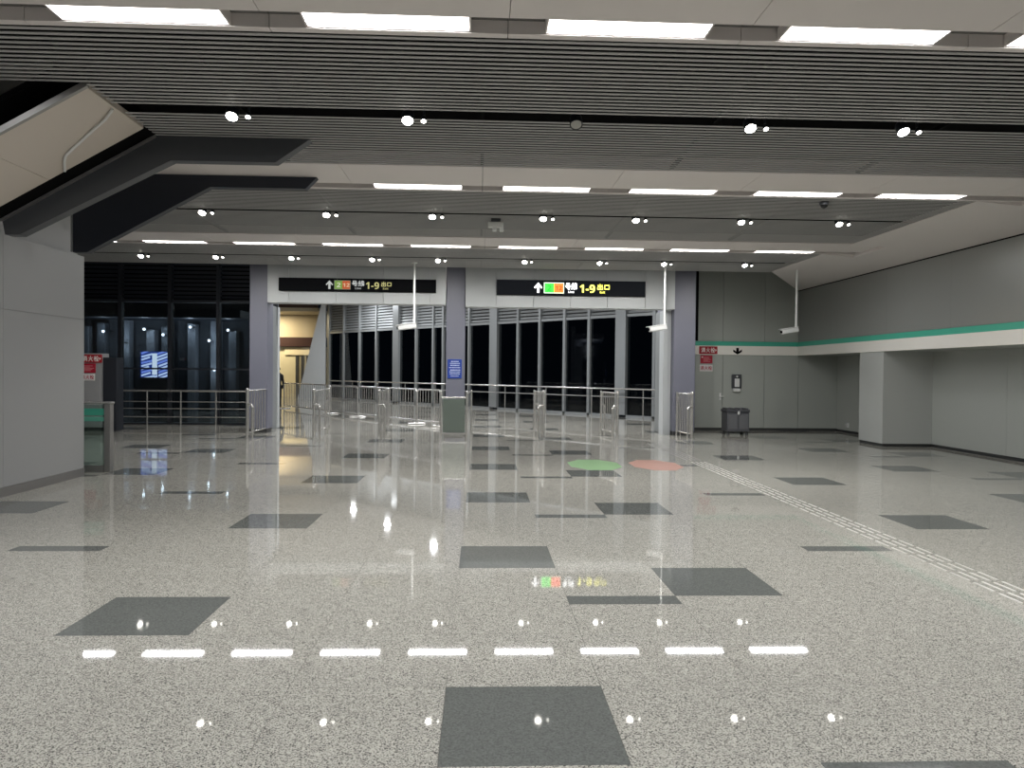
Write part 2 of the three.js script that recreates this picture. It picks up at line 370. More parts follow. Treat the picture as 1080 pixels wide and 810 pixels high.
// ------------------------------------------------------------------ stair that rises through the ceiling, upper left
{
  const t = thing('staircase', 'underside of a stair rising through the ceiling, beige soffit and dark edge beams', 'staircase', V(-4.6, 3.6, 8.6));
  const p = t.position, k = 0.577;
  const slab = (x0, x1, d0, d1, y, th, m, name) => mesh(name, place(extrudeXY([[x0, y(x0)], [x1, y(x1)], [x1, y(x1) + th], [x0, y(x0) + th]], d0, d1), p), m, t);
  const y = (x) => H + (x + 3.6) * k;
  slab(-4.6, -3.62, 7.24, 8.42, y, 0.06, M.stairSoffit, 'soffit_panel');
  slab(-5.925, -4.606, 7.24, 8.42, y, 0.06, M.stairSoffit, 'soffit_panel');
  slab(-5.925, -3.6, 7.19, 7.235, (x) => y(x) - 0.012, 0.06, M.steelDull, 'edge_trim');
  slab(-5.925, -3.45, 8.43, 8.695, (x) => y(x) + 0.015, 0.03, M.black, 'recess_strip');
  slab(-5.925, -3.65, 7.24, 8.7, (x) => y(x) + 0.3, 0.06, M.black, 'stair_body');
  mesh('edge_beam', place(extrudeXY([[-5.26, 3.24], [-5.23, 3.08], [-5.08, 3.08], [-3.44, 3.93], [-2.3, 3.93], [-1.92, 4.195], [-3.6, 4.195]], 8.7, 8.84), p), M.dark, t);
  mesh('beam_capping', place(extrudeXY([[-5.26, 3.245], [-3.6, 4.2], [-3.6, 4.175], [-5.26, 3.22]], 8.66, 8.7), p), M.steelDull, t);
  mesh('edge_beam', place(extrudeXY([[-5.38, 3.73], [-5.38, 3.15], [-5.2, 3.15], [-3.6, 4.04], [-2.35, 4.04], [-2.2, 4.195], [-4.46, 4.195]], 10.4, 10.52), p), M.navy, t);
  mesh('beam_end_trim', place(box(-5.4, -5.38, 3.15, 3.73, 10.38, 10.52), p), M.alu, t);
  // pale cable slung over the soffit panels
  const cp = [[-3.63, 7.75], [-3.75, 7.85], [-3.92, 7.93], [-4.1, 8.02], [-4.26, 8.1], [-4.33, 8.2], [-4.42, 8.38]];
  tag(mesh('cable', tube(cp.map(([x, d]) => V(x, y(x) - 0.018, d)), 0.014, 8, true), M.camWhite), 'thin white cable slung across the beige stair soffit', 'cable');
}

// ------------------------------------------------------------------ ceiling lamps and spotlights
{
  const rowLabel = ['', '', 'recessed bright tube lamp in the pale band before the slot with the unlit spotlight', 'recessed bright tube lamp in the middle pale ceiling band', 'recessed bright tube lamp in the ceiling band closest to the gates'];
  const hid = 'recessed bright tube lamp in a ceiling band near the plain rear wall';
  lampRows.forEach((row, r) => {
    for (let k = 0; k < row.n; k++) {
      const x = row.x0 + 0.6 + k * 1.8;
      const t = thing('tube_lamp', r < 2 ? hid : rowLabel[r], 'lamp', V(x, H, row.d), r < 2 ? 'tube lamps near the rear wall' : `tube lamps of ceiling band ${['', '', 'one', 'two', 'three'][r]}`);
      const f = [box(-0.62, 0.62, 0.006, 0.095, -0.126, -0.112), box(-0.62, 0.62, 0.006, 0.095, 0.112, 0.126), box(-0.62, -0.605, 0.006, 0.095, -0.112, 0.112), box(0.605, 0.62, 0.006, 0.095, -0.112, 0.112)];
      mesh('housing', f, M.soffit, t);
      mesh('diffuser', box(-0.604, 0.604, 0.018, 0.04, -0.111, 0.111), M.tubeGlow, t);
      const l = new THREE.RectAreaLight(0xf9fcff, TUBE, 1.2, 0.21); l.position.set(0, 0.012, 0); l.castShadow = true; t.add(l); l.lookAt(x, 0, -row.d);
    }
  });
  const headGeo = new THREE.LatheGeometry([[0.001, 0.13], [0.05, 0.13], [0.062, 0.1], [0.066, 0], [0.058, 0], [0.055, 0.02], [0.001, 0.02]].map(([a, b]) => new THREE.Vector2(a, b)), 20);
  const lensGeo = new THREE.CylinderGeometry(0.054, 0.054, 0.012, 20); lensGeo.translate(0, 0.008, 0);
  const armGeo = new THREE.CylinderGeometry(0.012, 0.012, 0.12, 8);
  function spot(x, d, r, lit) {
    const t = thing('track_spotlight', lit ? `lit twin track spotlight in the black slot of the ${['front', 'middle', 'rear'][r]} slat bay` : 'unlit track spotlight in the black slot of the front slat bay', 'spotlight', V(x, H + 0.06, d), lit ? `spotlights of the ${['front', 'middle', 'rear'][r]} slot` : undefined);
    for (const [ox, sc, mat] of [[0, 1, M.spotGlow], [0.16, 0.45, M.spotGlowSmall]]) {
      if (!lit && ox) continue;
      const hd = new THREE.Group(); hd.name = ox ? 'small_head' : 'head'; hd.position.set(ox, -0.13, 0.03); hd.rotation.x = -0.55; hd.scale.setScalar(sc); t.add(hd);
      mesh('housing', headGeo, M.frameDark, hd);
      mesh('lens', lensGeo, lit ? mat : M.lensOff, hd);
      const a = mesh('arm', armGeo, M.frameDark, t); a.position.set(ox, 0.0, -0.01);
    }
    if (lit) {
      const l = new THREE.SpotLight(0xfffdf8, SPOT[r], 0, r === 2 ? 0.9 : 0.75, 0.8); l.position.set(0, -0.16, 0.04); l.target.position.set(0.0, -4, r === 2 ? -4.6 : 0.8); l.castShadow = true; l.shadow.radius = 2; t.add(l, l.target);
    }
  }
  [-2.49, -0.75, 0.95, 2.74, 4.34].forEach((x, i) => spot(x, 7.82, 0, i !== 2));
  [-4.49, -2.51, -0.8, 1.01, 2.54, 4.3, 5.95].forEach((x) => spot(x, 12.63, 1, true));
  [-7.59, -5.95, -4.27, -2.46, -0.98, 0.99, 2.71, 4.2, 6.08].forEach((x) => spot(x, 17.57, 2, true));
  // lamps of the passage, hidden behind the header boards
  for (const [x, d] of [[3.0, 22.9], [-2.6, 22.9], [1.0, 26.0], [-1.8, 31], [-4.2, 35.5], [-6.4, 39.5]]) {
    const t = thing('passage_lamp', 'small square downlight on the high ceiling of the passage', 'lamp', V(x, 5.5, d), 'lamps over the passage');
    mesh('rim', box(-0.19, 0.19, -0.03, -0.001, -0.19, 0.19), M.camWhite, t);
    mesh('diffuser', box(-0.12, 0.12, -0.05, -0.031, -0.12, 0.12), M.tubeGlow, t);
    const l = new THREE.RectAreaLight(0xf9fcff, 600, 0.22, 0.22); l.position.set(0, -0.06, 0); l.castShadow = true; t.add(l); l.lookAt(x, 0, -d);
  }
}

// ------------------------------------------------------------------ lettering
const GLYPH = {
  hao: [[[.28, .08], [.72, .08], [.72, .36], [.28, .36], [.28, .08]], [[.08, .5], [.92, .5]], [[.32, .5], [.26, .68], [.78, .68], [.72, .95], [.52, .9]]],
  xian: [[[.3, .05], [.1, .35], [.32, .35], [.08, .65], [.38, .6]], [[.05, .92], [.4, .82]], [[.45, .32], [.92, .26]], [[.45, .55], [.95, .48]], [[.62, .05], [.7, .6], [.85, .9], [.95, .75]], [[.9, .6], [.5, .95]], [[.78, .06], [.88, .15]]],
  chu: [[[.5, .04], [.5, .92]], [[.2, .16], [.2, .46], [.8, .46], [.8, .16]], [[.12, .58], [.12, .92], [.88, .92], [.88, .58]]],
  kou: [[[.15, .18], [.85, .18], [.85, .86], [.15, .86], [.15, .18]]],
  xiao: [[[.1, .1], [.2, .2]], [[.05, .38], [.16, .46]], [[.05, .92], [.22, .6]], [[.63, .05], [.63, .34]], [[.42, .1], [.5, .26]], [[.86, .1], [.76, .26]], [[.4, .95], [.4, .36], [.88, .36], [.88, .95]], [[.4, .55], [.88, .55]], [[.4, .74], [.88, .74]]],
  huo: [[[.5, .06], [.5, .5], [.12, .95]], [[.5, .5], [.9, .95]], [[.2, .3], [.28, .5]], [[.82, .28], [.7, .48]]],
  shuan: [[[.05, .3], [.42, .3]], [[.24, .05], [.24, .95]], [[.24, .35], [.05, .65]], [[.24, .4], [.4, .55]], [[.42, .42], [.68, .05], [.95, .42]], [[.5, .5], [.88, .5]], [[.52, .7], [.86, .7]], [[.69, .5], [.69, .92]], [[.42, .92], [.96, .92]]],
};
function glyph(c, key, x, y, w, h, color, lw) {
  c.strokeStyle = color; c.lineWidth = lw; c.lineCap = 'round'; c.lineJoin = 'round';
  for (const s of GLYPH[key]) { c.beginPath(); s.forEach(([a, b], i) => (i ? c.lineTo(x + a * w, y + b * h) : c.moveTo(x + a * w, y + b * h))); c.stroke(); }
}
function wayfinding(f, dim) {                            // arrow, two line numbers, "line", exits 1-9
  return canvasTex(1200, 120, (c, w, h) => {
    c.fillStyle = '#07080a'; c.fillRect(0, 0, w, h);
    const X = (t) => t * w, wh = dim ? '#c9cbc8' : '#ffffff', ye = dim ? '#cfc98c' : '#f4ee62';
    c.fillStyle = wh; const ax = X((f.arrow[0] + f.arrow[1]) / 2), aw = X(f.arrow[1] - f.arrow[0]) / 2;
    c.beginPath(); c.moveTo(ax, 18); c.lineTo(ax + aw, 58); c.lineTo(ax + aw - 8, 68); c.lineTo(ax + 9, 50); c.lineTo(ax + 9, 102); c.lineTo(ax - 9, 102); c.lineTo(ax - 9, 50); c.lineTo(ax - aw + 8, 68); c.lineTo(ax - aw, 58); c.closePath(); c.fill();
    const bx = X(f.box[0]), bw = X(f.box[1] - f.box[0]);
    c.fillStyle = dim ? '#8f9a86' : '#d8f0d0'; c.fillRect(bx - 4, 18, bw + 8, 86);
    c.fillStyle = dim ? '#7fa04e' : '#35d838'; c.fillRect(bx, 22, bw / 2, 78);
    c.fillStyle = dim ? '#c8603a' : '#f4602c'; c.fillRect(bx + bw / 2, 22, bw / 2, 78);
    c.textAlign = 'center'; c.textBaseline = 'middle'; c.font = 'bold 62px sans-serif';
    c.fillStyle = dim ? '#d7dcc0' : '#15a020'; c.fillText('2', bx + bw / 4, 63);
    c.font = 'bold 50px sans-serif'; c.fillStyle = dim ? '#e2c9a6' : '#c83410'; c.fillText('12', bx + bw * 0.75, 63);
    const lx = X(f.line[0]), lw = X(f.line[1] - f.line[0]) / 2;
    glyph(c, 'hao', lx, 18, lw - 3, 54, wh, 8); glyph(c, 'xian', lx + lw, 18, lw - 3, 54, wh, 8);
    c.fillStyle = wh; c.font = 'bold 24px sans-serif'; c.fillText('Line', lx + lw, 92);
    c.fillStyle = ye; c.font = 'bold 92px sans-serif'; c.fillText('1-9', X((f.num[0] + f.num[1]) / 2), 64, X(f.num[1] - f.num[0]));
    const ex = X(f.exit[0]), ew = X(f.exit[1] - f.exit[0]) / 2;
    glyph(c, 'chu', ex, 26, ew - 4, 46, ye, 7); glyph(c, 'kou', ex + ew, 26, ew - 4, 46, ye, 7);
    c.font = 'bold 24px sans-serif'; c.fillText('Exit', ex + ew * 0.8, 92);
  });
}
function faceMat(tex, roughness = 0.4, glow = 0) {
  const m = new THREE.MeshPhysicalMaterial({ color: 0xffffff, roughness: glow ? 0.8 : roughness, specularIntensity: glow ? 0.25 : 1 }); m.map = tex;
  if (glow) { m.color.set(0x222222); m.emissive.set(0xffffff); m.emissiveMap = tex; m.emissiveIntensity = glow; }
  return m;
}
function plate(name, label, cat, x0, x1, y0, y1, d, th, body, tex, glow) {   // a flat board with its printed face towards -D
  const t = thing(name, label, cat, V((x0 + x1) / 2, (y0 + y1) / 2, d));
  mesh('board', rbox(-(x1 - x0) / 2, (x1 - x0) / 2, -(y1 - y0) / 2, (y1 - y0) / 2, 0, th, Math.min(0.006, th / 3), 1), body, t);
  const f = new THREE.PlaneGeometry(x1 - x0 - 0.012, y1 - y0 - 0.012); f.translate(0, 0, 0.002);
  mesh('printed_face', f, faceMat(tex, 0.35, glow), t);
  return t;
}
plate('direction_sign', 'long black direction sign, lettering dim, over the left opening', 'sign', -5.13, -1.15, 3.64, 3.97, 19.78, 0.1, M.black,
  wayfinding({ arrow: [.297, .345], box: [.355, .452], line: [.462, .545], num: [.55, .64], exit: [.65, .722] }, true), 0.35);
plate('direction_sign', 'long black direction sign, glowing green orange and yellow, over the right opening', 'sign', 0.41, 4.26, 3.61, 4.0, 19.78, 0.1, M.black,
  wayfinding({ arrow: [.248, .304], box: [.318, .446], line: [.456, .54], num: [.552, .662], exit: [.672, .764] }, false), 1.5);
plate('notice', 'blue notice with white lines of text on the middle pillar', 'notice', -0.85, -0.47, 1.44, 1.95, 19.975, 0.022, M.alu, canvasTex(192, 256, (c, w, h) => {
  c.fillStyle = '#1d3f96'; c.fillRect(0, 0, w, h); c.fillStyle = '#dfe6f6';
  [[0.1, .5, 10], [.2, .66, 9], [.3, .6, 11], [.42, .76, 9], [.54, .62, 11], [.64, .72, 9], [.74, .66, 10], [.86, .56, 8]].forEach(([y, wd, hh]) => { let x = w * (0.5 - wd / 2); while (x < w * (0.5 + wd / 2)) { const q = 6 + rnd() * 14; c.fillRect(x, y * h, q, hh); x += q + 4; } });
}));
const fireTop = () => canvasTex(320, 128, (c, w, h) => {
  c.fillStyle = '#a81e2a'; c.fillRect(0, 0, w, h);
  glyph(c, 'xiao', 34, 18, 74, 92, '#f4efe9', 11); glyph(c, 'huo', 118, 18, 74, 92, '#f4efe9', 11); glyph(c, 'shuan', 202, 18, 74, 92, '#f4efe9', 11);
  c.fillStyle = '#f4efe9'; c.beginPath(); c.moveTo(284, 40); c.lineTo(312, 64); c.lineTo(284, 88); c.closePath(); c.fill();
});
const firePlate = () => canvasTex(160, 128, (c, w, h) => {
  c.fillStyle = '#b31d35'; c.fillRect(0, 0, w, h); c.fillStyle = '#e8a9ad';
  for (let k = 0; k < 5; k++) c.fillRect(36, 28 + k * 17, 60 + rnd() * 50, 6);
  c.fillStyle = '#f0dcd8'; c.fillRect(10, 14, 22, 24);
});
const fireWhite = () => canvasTex(192, 96, (c, w, h) => {
  c.fillStyle = '#e9e2e2'; c.fillRect(0, 0, w, h);
  glyph(c, 'xiao', 8, 16, 54, 62, '#b4293a', 7); glyph(c, 'huo', 68, 16, 54, 62, '#b4293a', 7); glyph(c, 'shuan', 128, 16, 54, 62, '#b4293a', 7);
});
plate('fire_sign', 'red fire hydrant sign with white characters on the band of the end wall', 'sign', 6.28, 6.81, 2.2, 2.42, 21.85, 0.018, M.red, fireTop());
plate('fire_notice', 'red square instruction plate under the fire sign on the end wall', 'notice', 6.33, 6.68, 1.93, 2.16, 21.885, 0.014, M.red, firePlate());
plate('hydrant_label', 'white plate with red characters under the red plate on the end wall', 'label', 6.31, 6.69, 1.7, 1.89, 21.885, 0.014, M.white, fireWhite());

// low grey cabinet wall with the same signs, left
{
  const t = thing('hydrant_cabinet', 'grey waist high cabinet block carrying red fire signs beside the dark window', 'cabinet', V(-11.45, 0, 21));
  const p = t.position;
  mesh('body', place(rbox(-13.29, -9.7, 0.1, 2.0, 20.1, 20.55, 0.015), p), M.wallL, t);
  mesh('plinth', place(box(-13.29, -9.74, 0, 0.099, 20.14, 20.5), p), M.skirt, t);
  mesh('end_frame', place(rbox(-9.695, -9.35, 0, 1.9, 20.2, 20.6, 0.01), p), M.frameDark, t);
  for (const x of [-12.4, -11.2, -10.6]) mesh('door_joint', place(box(x - 0.004, x + 0.004, 0.14, 1.96, 20.096, 20.1), p), M.skirt, t);
}
plate('fire_sign', 'red fire hydrant sign with white characters at the top of the grey cabinet', 'sign', -10.21, -9.66, 1.76, 1.97, 20.08, 0.018, M.red, fireTop());
plate('fire_notice', 'red square instruction plate under the fire sign on the grey cabinet', 'notice', -10.2, -9.82, 1.5, 1.74, 20.083, 0.014, M.red, firePlate());
plate('hydrant_label', 'white plate with red characters under the red plate on the grey cabinet', 'label', -10.2, -9.84, 1.3, 1.48, 20.083, 0.014, M.white, fireWhite());

// ------------------------------------------------------------------ steel gates in front of the openings
function gate(nx, nd, fx, fd, label, side) {
  const t = thing('swing_gate', label, 'gate', V(nx, 0, nd), 'steel gates across the openings');
  const L = Math.hypot(fx - nx, fd - nd), ux = (fx - nx) / L, ud = (fd - nd) / L;
  const at = (s, y, o = 0) => new THREE.Vector3(ux * s + ud * o * side, y, -(ud * s - ux * o * side));
  mesh('post', [tube([at(0, 0), at(0, 1.13)], 0.036, 12), new THREE.CylinderGeometry(0.06, 0.06, 0.012, 14).translate(0, 0.006, 0)], M.steel, t);
  const cap = new THREE.SphereGeometry(0.044, 12, 8); cap.translate(0, 1.145, 0); mesh('post_cap', cap, M.steel, t);
  mesh('end_post', [tube([at(L, 0), at(L, 1.13)], 0.026, 10)], M.steel, t);
  mesh('leaf_frame', tube([at(0.09, 0.12), at(0.09, 1.12), at(L - 0.18, 1.12), at(L - 0.1, 1.09), at(L - 0.07, 1.02), at(L - 0.07, 0.12), at(0.09, 0.12)], 0.019, 8), M.steel, t);
  const n = 8;
  for (let k = 1; k < n; k++) { const s = 0.09 + (L - 0.16) * k / n; mesh('bar', tube([at(s, 0.12), at(s, 1.11)], 0.011, 6), M.steel, t); }
  mesh('hoop', tube([at(-0.06, 0, 0.14), at(-0.06, 0.74, 0.14), at(-0.06, 0.8, 0.1), at(-0.03, 0.8, 0.02)], 0.025, 8), M.steel, t);
  mesh('hoop', tube([at(L + 0.05, 0, -0.12), at(L + 0.05, 0.72, -0.12), at(L + 0.05, 0.78, -0.08), at(L + 0.02, 0.78, 0)], 0.02, 8), M.steel, t);
  mesh('latch', place(rbox(-0.03, 0.03, 0.7, 0.79, -0.03, 0.03, 0.008), new THREE.Vector3(-ux * 0.05, 0, ud * 0.05)), M.steelDull, t);
}
gate(-5.5, 18.45, -5.5, 20.45, 'steel barred gate leaf beside the pillar at the dark window', 1);
gate(-3.96, 18.56, -4.12, 21.3, 'steel barred gate leaf in the left opening by the jamb', 1);
gate(-2.42, 18.67, -2.52, 21.4, 'steel barred gate leaf in the left opening nearer the blue notice', 1);
gate(1.58, 18.96, 1.46, 20.6, 'steel barred gate leaf in the right opening nearer the blue notice', -1);
gate(3.44, 19.09, 3.25, 20.5, 'steel barred gate leaf in the right opening with a latch bracket', -1);
gate(5.3, 19.0, 5.16, 19.95, 'steel barred gate leaf in front of the pillar by the end wall', -1);
{
  const t = thing('pillar_guard', 'steel framed grey green panel guard around the foot of the middle pillar', 'barrier', V(-0.63, 0, 18.8));
  const p = t.position;
  for (const [x, d] of [[-0.94, 18.8], [-0.32, 18.8], [-0.22, 19.9], [-1.0, 19.9]]) mesh('post', place(tube([V(x, 0, d), V(x, 1.13, d)], 0.027, 10), p), M.steel, t);
  mesh('top_rail', place(tube([V(-0.94, 0.99, 18.8), V(-0.32, 0.99, 18.8)], 0.022, 8), p), M.steel, t);
  mesh('top_rail', place(tube([V(-0.32, 1.1, 18.8), V(-0.22, 1.1, 19.9)], 0.022, 8), p), M.steel, t);
  mesh('top_rail', place(tube([V(-0.94, 1.1, 18.8), V(-1.0, 1.1, 19.9)], 0.022, 8), p), M.steel, t);
  mesh('infill_panel', place(rbox(-0.9, -0.36, 0.14, 0.96, 18.79, 18.81, 0.004, 1), p), std(0x7a847c, 0.22, 0.5), t);
  mesh('bottom_rail', place(box(-0.92, -0.34, 0.09, 0.13, 18.785, 18.815), p), M.steel, t);
}
// queue barriers along the passage
{
  const Q = new THREE.Vector2(-1.17, 22.66), U = new THREE.Vector2(-6.96, 9.97).normalize();
  const labs = ['steel queue barrier standing beside the middle pillar', 'steel queue barrier in the passage, second from the middle pillar', 'steel queue barrier in the passage, third from the middle pillar', 'steel queue barrier in the passage reaching towards the lit concourse'];
  [[0, 1.3], [1.36, 5.42], [5.48, 7.65], [7.72, 12.4]].forEach(([a, b], i) => {
    const t = thing('queue_barrier', labs[i], 'barrier', V(Q.x + U.x * a, 0, Q.y + U.y * a), 'queue barriers in the passage');
    const at = (s, y, o = 0) => new THREE.Vector3(U.x * s + U.y * o, y, -(U.y * s - U.x * o)), L = b - a;
    mesh('frame', tube([at(0, 0.12), at(0, 1.0), at(0.06, 1.07), at(L - 0.06, 1.07), at(L, 1.0), at(L, 0.12), at(0, 0.12)], 0.024, 8), M.steel, t);
    const n = Math.round(L / 0.17);
    for (let k = 1; k < n; k++) mesh('bar', tube([at(L * k / n, 0.12), at(L * k / n, 1.06)], 0.013, 6), M.steel, t);
    for (const s of [0.05, L - 0.05]) mesh('foot', [tube([at(s, 0.02, -0.25), at(s, 0.02, 0.25)], 0.02, 6), tube([at(s, 0.02), at(s, 0.13)], 0.02, 6)], M.steel, t);
  });
  const hr = thing('handrail', 'long steel handrail on posts in front of the passage glazing', 'handrail', V(GA.x, 0, GA.y));
  const at = (s, y) => new THREE.Vector3(GD.x * s + GN.x * 0.35, y, -(GD.y * s + GN.y * 0.35));
  mesh('rail', tube([at(-0.8, 1.05), at(21.8, 1.05)], 0.03, 8), M.steel, hr);
  mesh('rail', tube([at(-0.8, 0.75), at(21.8, 0.75)], 0.018, 8), M.steelDull, hr);
  for (let s = 0.2; s < 22; s += 2.4) mesh('post', tube([at(s, 0), at(s, 1.05)], 0.022, 8), M.steel, hr);
}
// window rail, left
{
  const t = thing('window_rail', 'steel guard rail with three crossbars before the dark window', 'handrail', V(-8.5, 0, 22.5));
  const p = t.position, D = 22.5;
  mesh('top_rail', place(tube([V(-10.6, 0.99, D), V(-6.5, 0.99, D)], 0.03, 8), p), M.steel, t);
  for (const y of [0.68, 0.48, 0.24]) mesh('crossbar', place(tube([V(-10.6, y, D), V(-6.5, y, D)], 0.016, 8), p), M.steel, t);
  for (const x of [-10.55, -9.55, -8.6, -7.6, -6.55]) mesh('post', place(tube([V(x, 0, D), V(x, 0.99, D)], 0.026, 8), p), M.steel, t);
}
// glass balustrade by the wall block
{
  const t = thing('glass_balustrade', 'glass balustrade with teal film stripes and steel post beside the grey wall block', 'balustrade', V(-6.5, 0, 12.3));
  const p = t.position;
  mesh('post', place(rbox(-5.86, -5.76, 0, 1.06, 12.24, 12.36, 0.01), p), M.steelDull, t);
  mesh('handrail', place(rbox(-8.6, -5.74, 1.06, 1.1, 12.25, 12.35, 0.015), p), M.steel, t);
  mesh('glass_pane', place(box(-8.6, -5.87, 0.1, 1.05, 12.296, 12.304), p), M.clear, t);
  mesh('film_stripe', place(box(-8.6, -5.87, 0.88, 0.99, 12.285, 12.294), p), M.green, t);
  mesh('film_stripe', place(box(-8.6, -5.87, 0.79, 0.86, 12.285, 12.294), p), std(0x6dbfa8, 0.4), t);
  mesh('shoe', place(box(-8.6, -5.87, 0, 0.1, 12.26, 12.34), p), M.steelDull, t);
  mesh('second_post', place(rbox(-8.7, -8.6, 0, 1.06, 12.24, 12.36, 0.01), p), M.steelDull, t);
}

// ------------------------------------------------------------------ tactile strip and floor stickers
{
  const t = thing('tactile_strip', 'line of raised steel guide bars and studs set in the granite floor', 'tactile strip', V(4.02, 0, 10));
  const bar = new THREE.CapsuleGeometry(0.0125, 0.225, 3, 8); bar.rotateX(Math.PI / 2); bar.scale(1, 0.4, 1);
  const stud = new THREE.SphereGeometry(0.017, 10, 4, 0, Math.PI * 2, 0, Math.PI / 2); stud.scale(1, 0.35, 1);
  for (let k = 0; k < 36; k++) for (let i = 0; i < 4; i++) { const m = mesh('guide_bar', bar, M.tactile, t); m.position.set(-0.123 + i * 0.082, 0.001, 10 - (3.35 + k * 0.3 + (i % 2) * 0.02)); }
  for (let k = 0; k < 34; k++) for (let i = 0; i < 4; i++) { const m = mesh('stud', stud, M.steelDull, t); m.position.set(-0.13 + i * 0.087, 0, 10 - (14.3 + k * 0.1)); }
}
function sticker(x, d, rx, rd, color, label) {
  const s = new THREE.Shape(); const n = 8;
  for (let k = 0; k < n; k++) { const a = (k + 0.5) / n * Math.PI * 2, q = [Math.cos(a) * rx * 1.05, Math.sin(a) * rd * 1.05]; k ? s.lineTo(...q) : s.moveTo(...q); }
  const g = new THREE.ExtrudeGeometry(s, { depth: 0.0015, bevelEnabled: false }); g.rotateX(-Math.PI / 2); g.translate(x, 0.0005, -d);
  return tag(mesh('floor_sticker', g, std(color, 0.35)), label, 'sticker');
}
sticker(2.03, 13.5, 0.46, 0.78, 0x86a97c, 'green eight sided sticker on the floor before the right opening');
sticker(3.12, 13.5, 0.44, 0.78, 0xb88f82, 'faded red eight sided sticker on the floor beside the tactile strip');

// ------------------------------------------------------------------ things on the end wall
{
  const t = thing('equipment_box', 'dark grey equipment box on short feet standing at the end wall', 'box', V(6.9, 0, 20.5));
  mesh('body', rbox(-0.3, 0.3, 0.09, 0.6, -0.25, 0.25, 0.02), std(0x55565a, 0.45), t);
  mesh('lid', rbox(-0.315, 0.315, 0.6, 0.68, -0.27, 0.27, 0.02), std(0x47484c, 0.45), t);
  for (const x of [-0.145, 0.145]) mesh('front_panel', rbox(x - 0.12, x + 0.12, 0.16, 0.54, -0.262, -0.25, 0.008), std(0x66676a, 0.4), t);
  for (const x of [-0.24, -0.08, 0.08, 0.24]) mesh('lid_rib', rbox(x - 0.035, x + 0.035, 0.68, 0.72, -0.24, 0.24, 0.012), std(0x5a5b5f, 0.45), t);
  for (const x of [-0.25, 0.25]) for (const d of [-0.19, 0.19]) { const g = new THREE.CylinderGeometry(0.035, 0.045, 0.09, 12); g.translate(x, 0.045, -d); mesh('foot', g, M.skirt, t); }
  mesh('latch', rbox(-0.03, 0.03, 0.55, 0.64, -0.285, -0.27, 0.006), M.camWhite, t);
}
{
  const t = thing('wall_dispenser', 'small black framed white dispenser on the end wall above the equipment box', 'dispenser', V(7.38, 1.12, 21.9));
  mesh('back_box', rbox(-0.14, 0.14, 0.1, 0.5, -0.09, 0, 0.02), M.dark, t);
  mesh('window_plate', rbox(-0.07, 0.07, 0.14, 0.38, -0.105, -0.09, 0.006), M.camWhite, t);
  mesh('drip_cup', rbox(-0.11, 0.11, 0, 0.1, -0.1, 0, 0.03), M.camWhite, t);
  mesh('knob', new THREE.SphereGeometry(0.03, 12, 8).translate(0, 0.44, 0.095), M.camWhite, t);
}
{
  const t = thing('door_handle', 'white lever handle on the flush door of the end wall', 'handle', V(6.92, 0.98, 21.9));
  mesh('rose', rbox(-0.025, 0.025, -0.1, 0.1, -0.012, 0, 0.005), M.camWhite, t);
  mesh('lever', rbox(-0.03, 0.09, -0.015, 0.015, -0.06, -0.03, 0.008), M.camWhite, t);
  mesh('stem', new THREE.CylinderGeometry(0.012, 0.012, 0.03, 10).rotateX(Math.PI / 2).translate(0, 0, 0.02), M.camWhite, t);
}
{
  const t = thing('wall_socket', 'small white outlet low on the shaded recessed wall', 'socket', V(10.35, 0.16, 21.2));
  mesh('plate', box(-0.015, 0, 0, 0.12, -0.06, 0.06), M.camWhite, t);
  mesh('plug', rbox(-0.06, -0.016, 0.03, 0.09, -0.03, 0.03, 0.01), M.camWhite, t);
}

// ------------------------------------------------------------------ hanging cameras, emergency light, dome
function hungCamera(x, d, yb, turn, label) {
  const t = thing('security_camera', label, 'camera', V(x, H, d), 'cameras hung from the ceiling');
  const h = H - yb;
  mesh('pole', tube([new THREE.Vector3(0, 0.02, 0), new THREE.Vector3(0, -h, 0)], 0.026, 10), M.camWhite, t);
  mesh('flange', new THREE.CylinderGeometry(0.07, 0.07, 0.02, 16).translate(0, -0.005, 0), M.camWhite, t);
  const b = new THREE.Group(); b.name = 'camera_head'; b.position.set(0, -h - 0.02, 0); b.rotation.set(0, turn, 0.16); t.add(b);
  mesh('casing', rbox(-0.4, 0.05, -0.06, 0.06, -0.06, 0.06, 0.03, 3), M.camWhite, b);
  mesh('sun_hood', rbox(-0.44, 0.05, 0.061, 0.075, -0.07, 0.07, 0.006, 1), M.camWhite, b);
  mesh('lens', new THREE.CylinderGeometry(0.035, 0.035, 0.02, 14).rotateZ(Math.PI / 2).translate(-0.405, 0, 0), M.black, b);
}
hungCamera(-1.58, 18.4, 2.72, 0.3, 'white camera on a ceiling pole before the left opening');
hungCamera(4.43, 18.4, 2.76, 0.2, 'white camera on a ceiling pole before the right opening');
hungCamera(7.66, 18.4, 2.74, 0.2, 'white camera on a ceiling pole before the end wall');
{
  const t = thing('emergency_light', 'white twin head emergency light hung under the middle slat bay', 'light', V(0.24, H, 13.0));
  mesh('bracket', box(-0.08, 0.08, -0.05, 0.01, -0.03, 0.03), M.dark, t);
  mesh('case', rbox(-0.13, 0.13, -0.15, -0.05, -0.04, 0.04, 0.015), M.camWhite, t);
  for (const x of [-0.02, 0.1]) mesh('lamp_head', rbox(x - 0.035, x + 0.035, -0.21, -0.151, -0.05, 0.04, 0.012), M.camWhite, t);
}
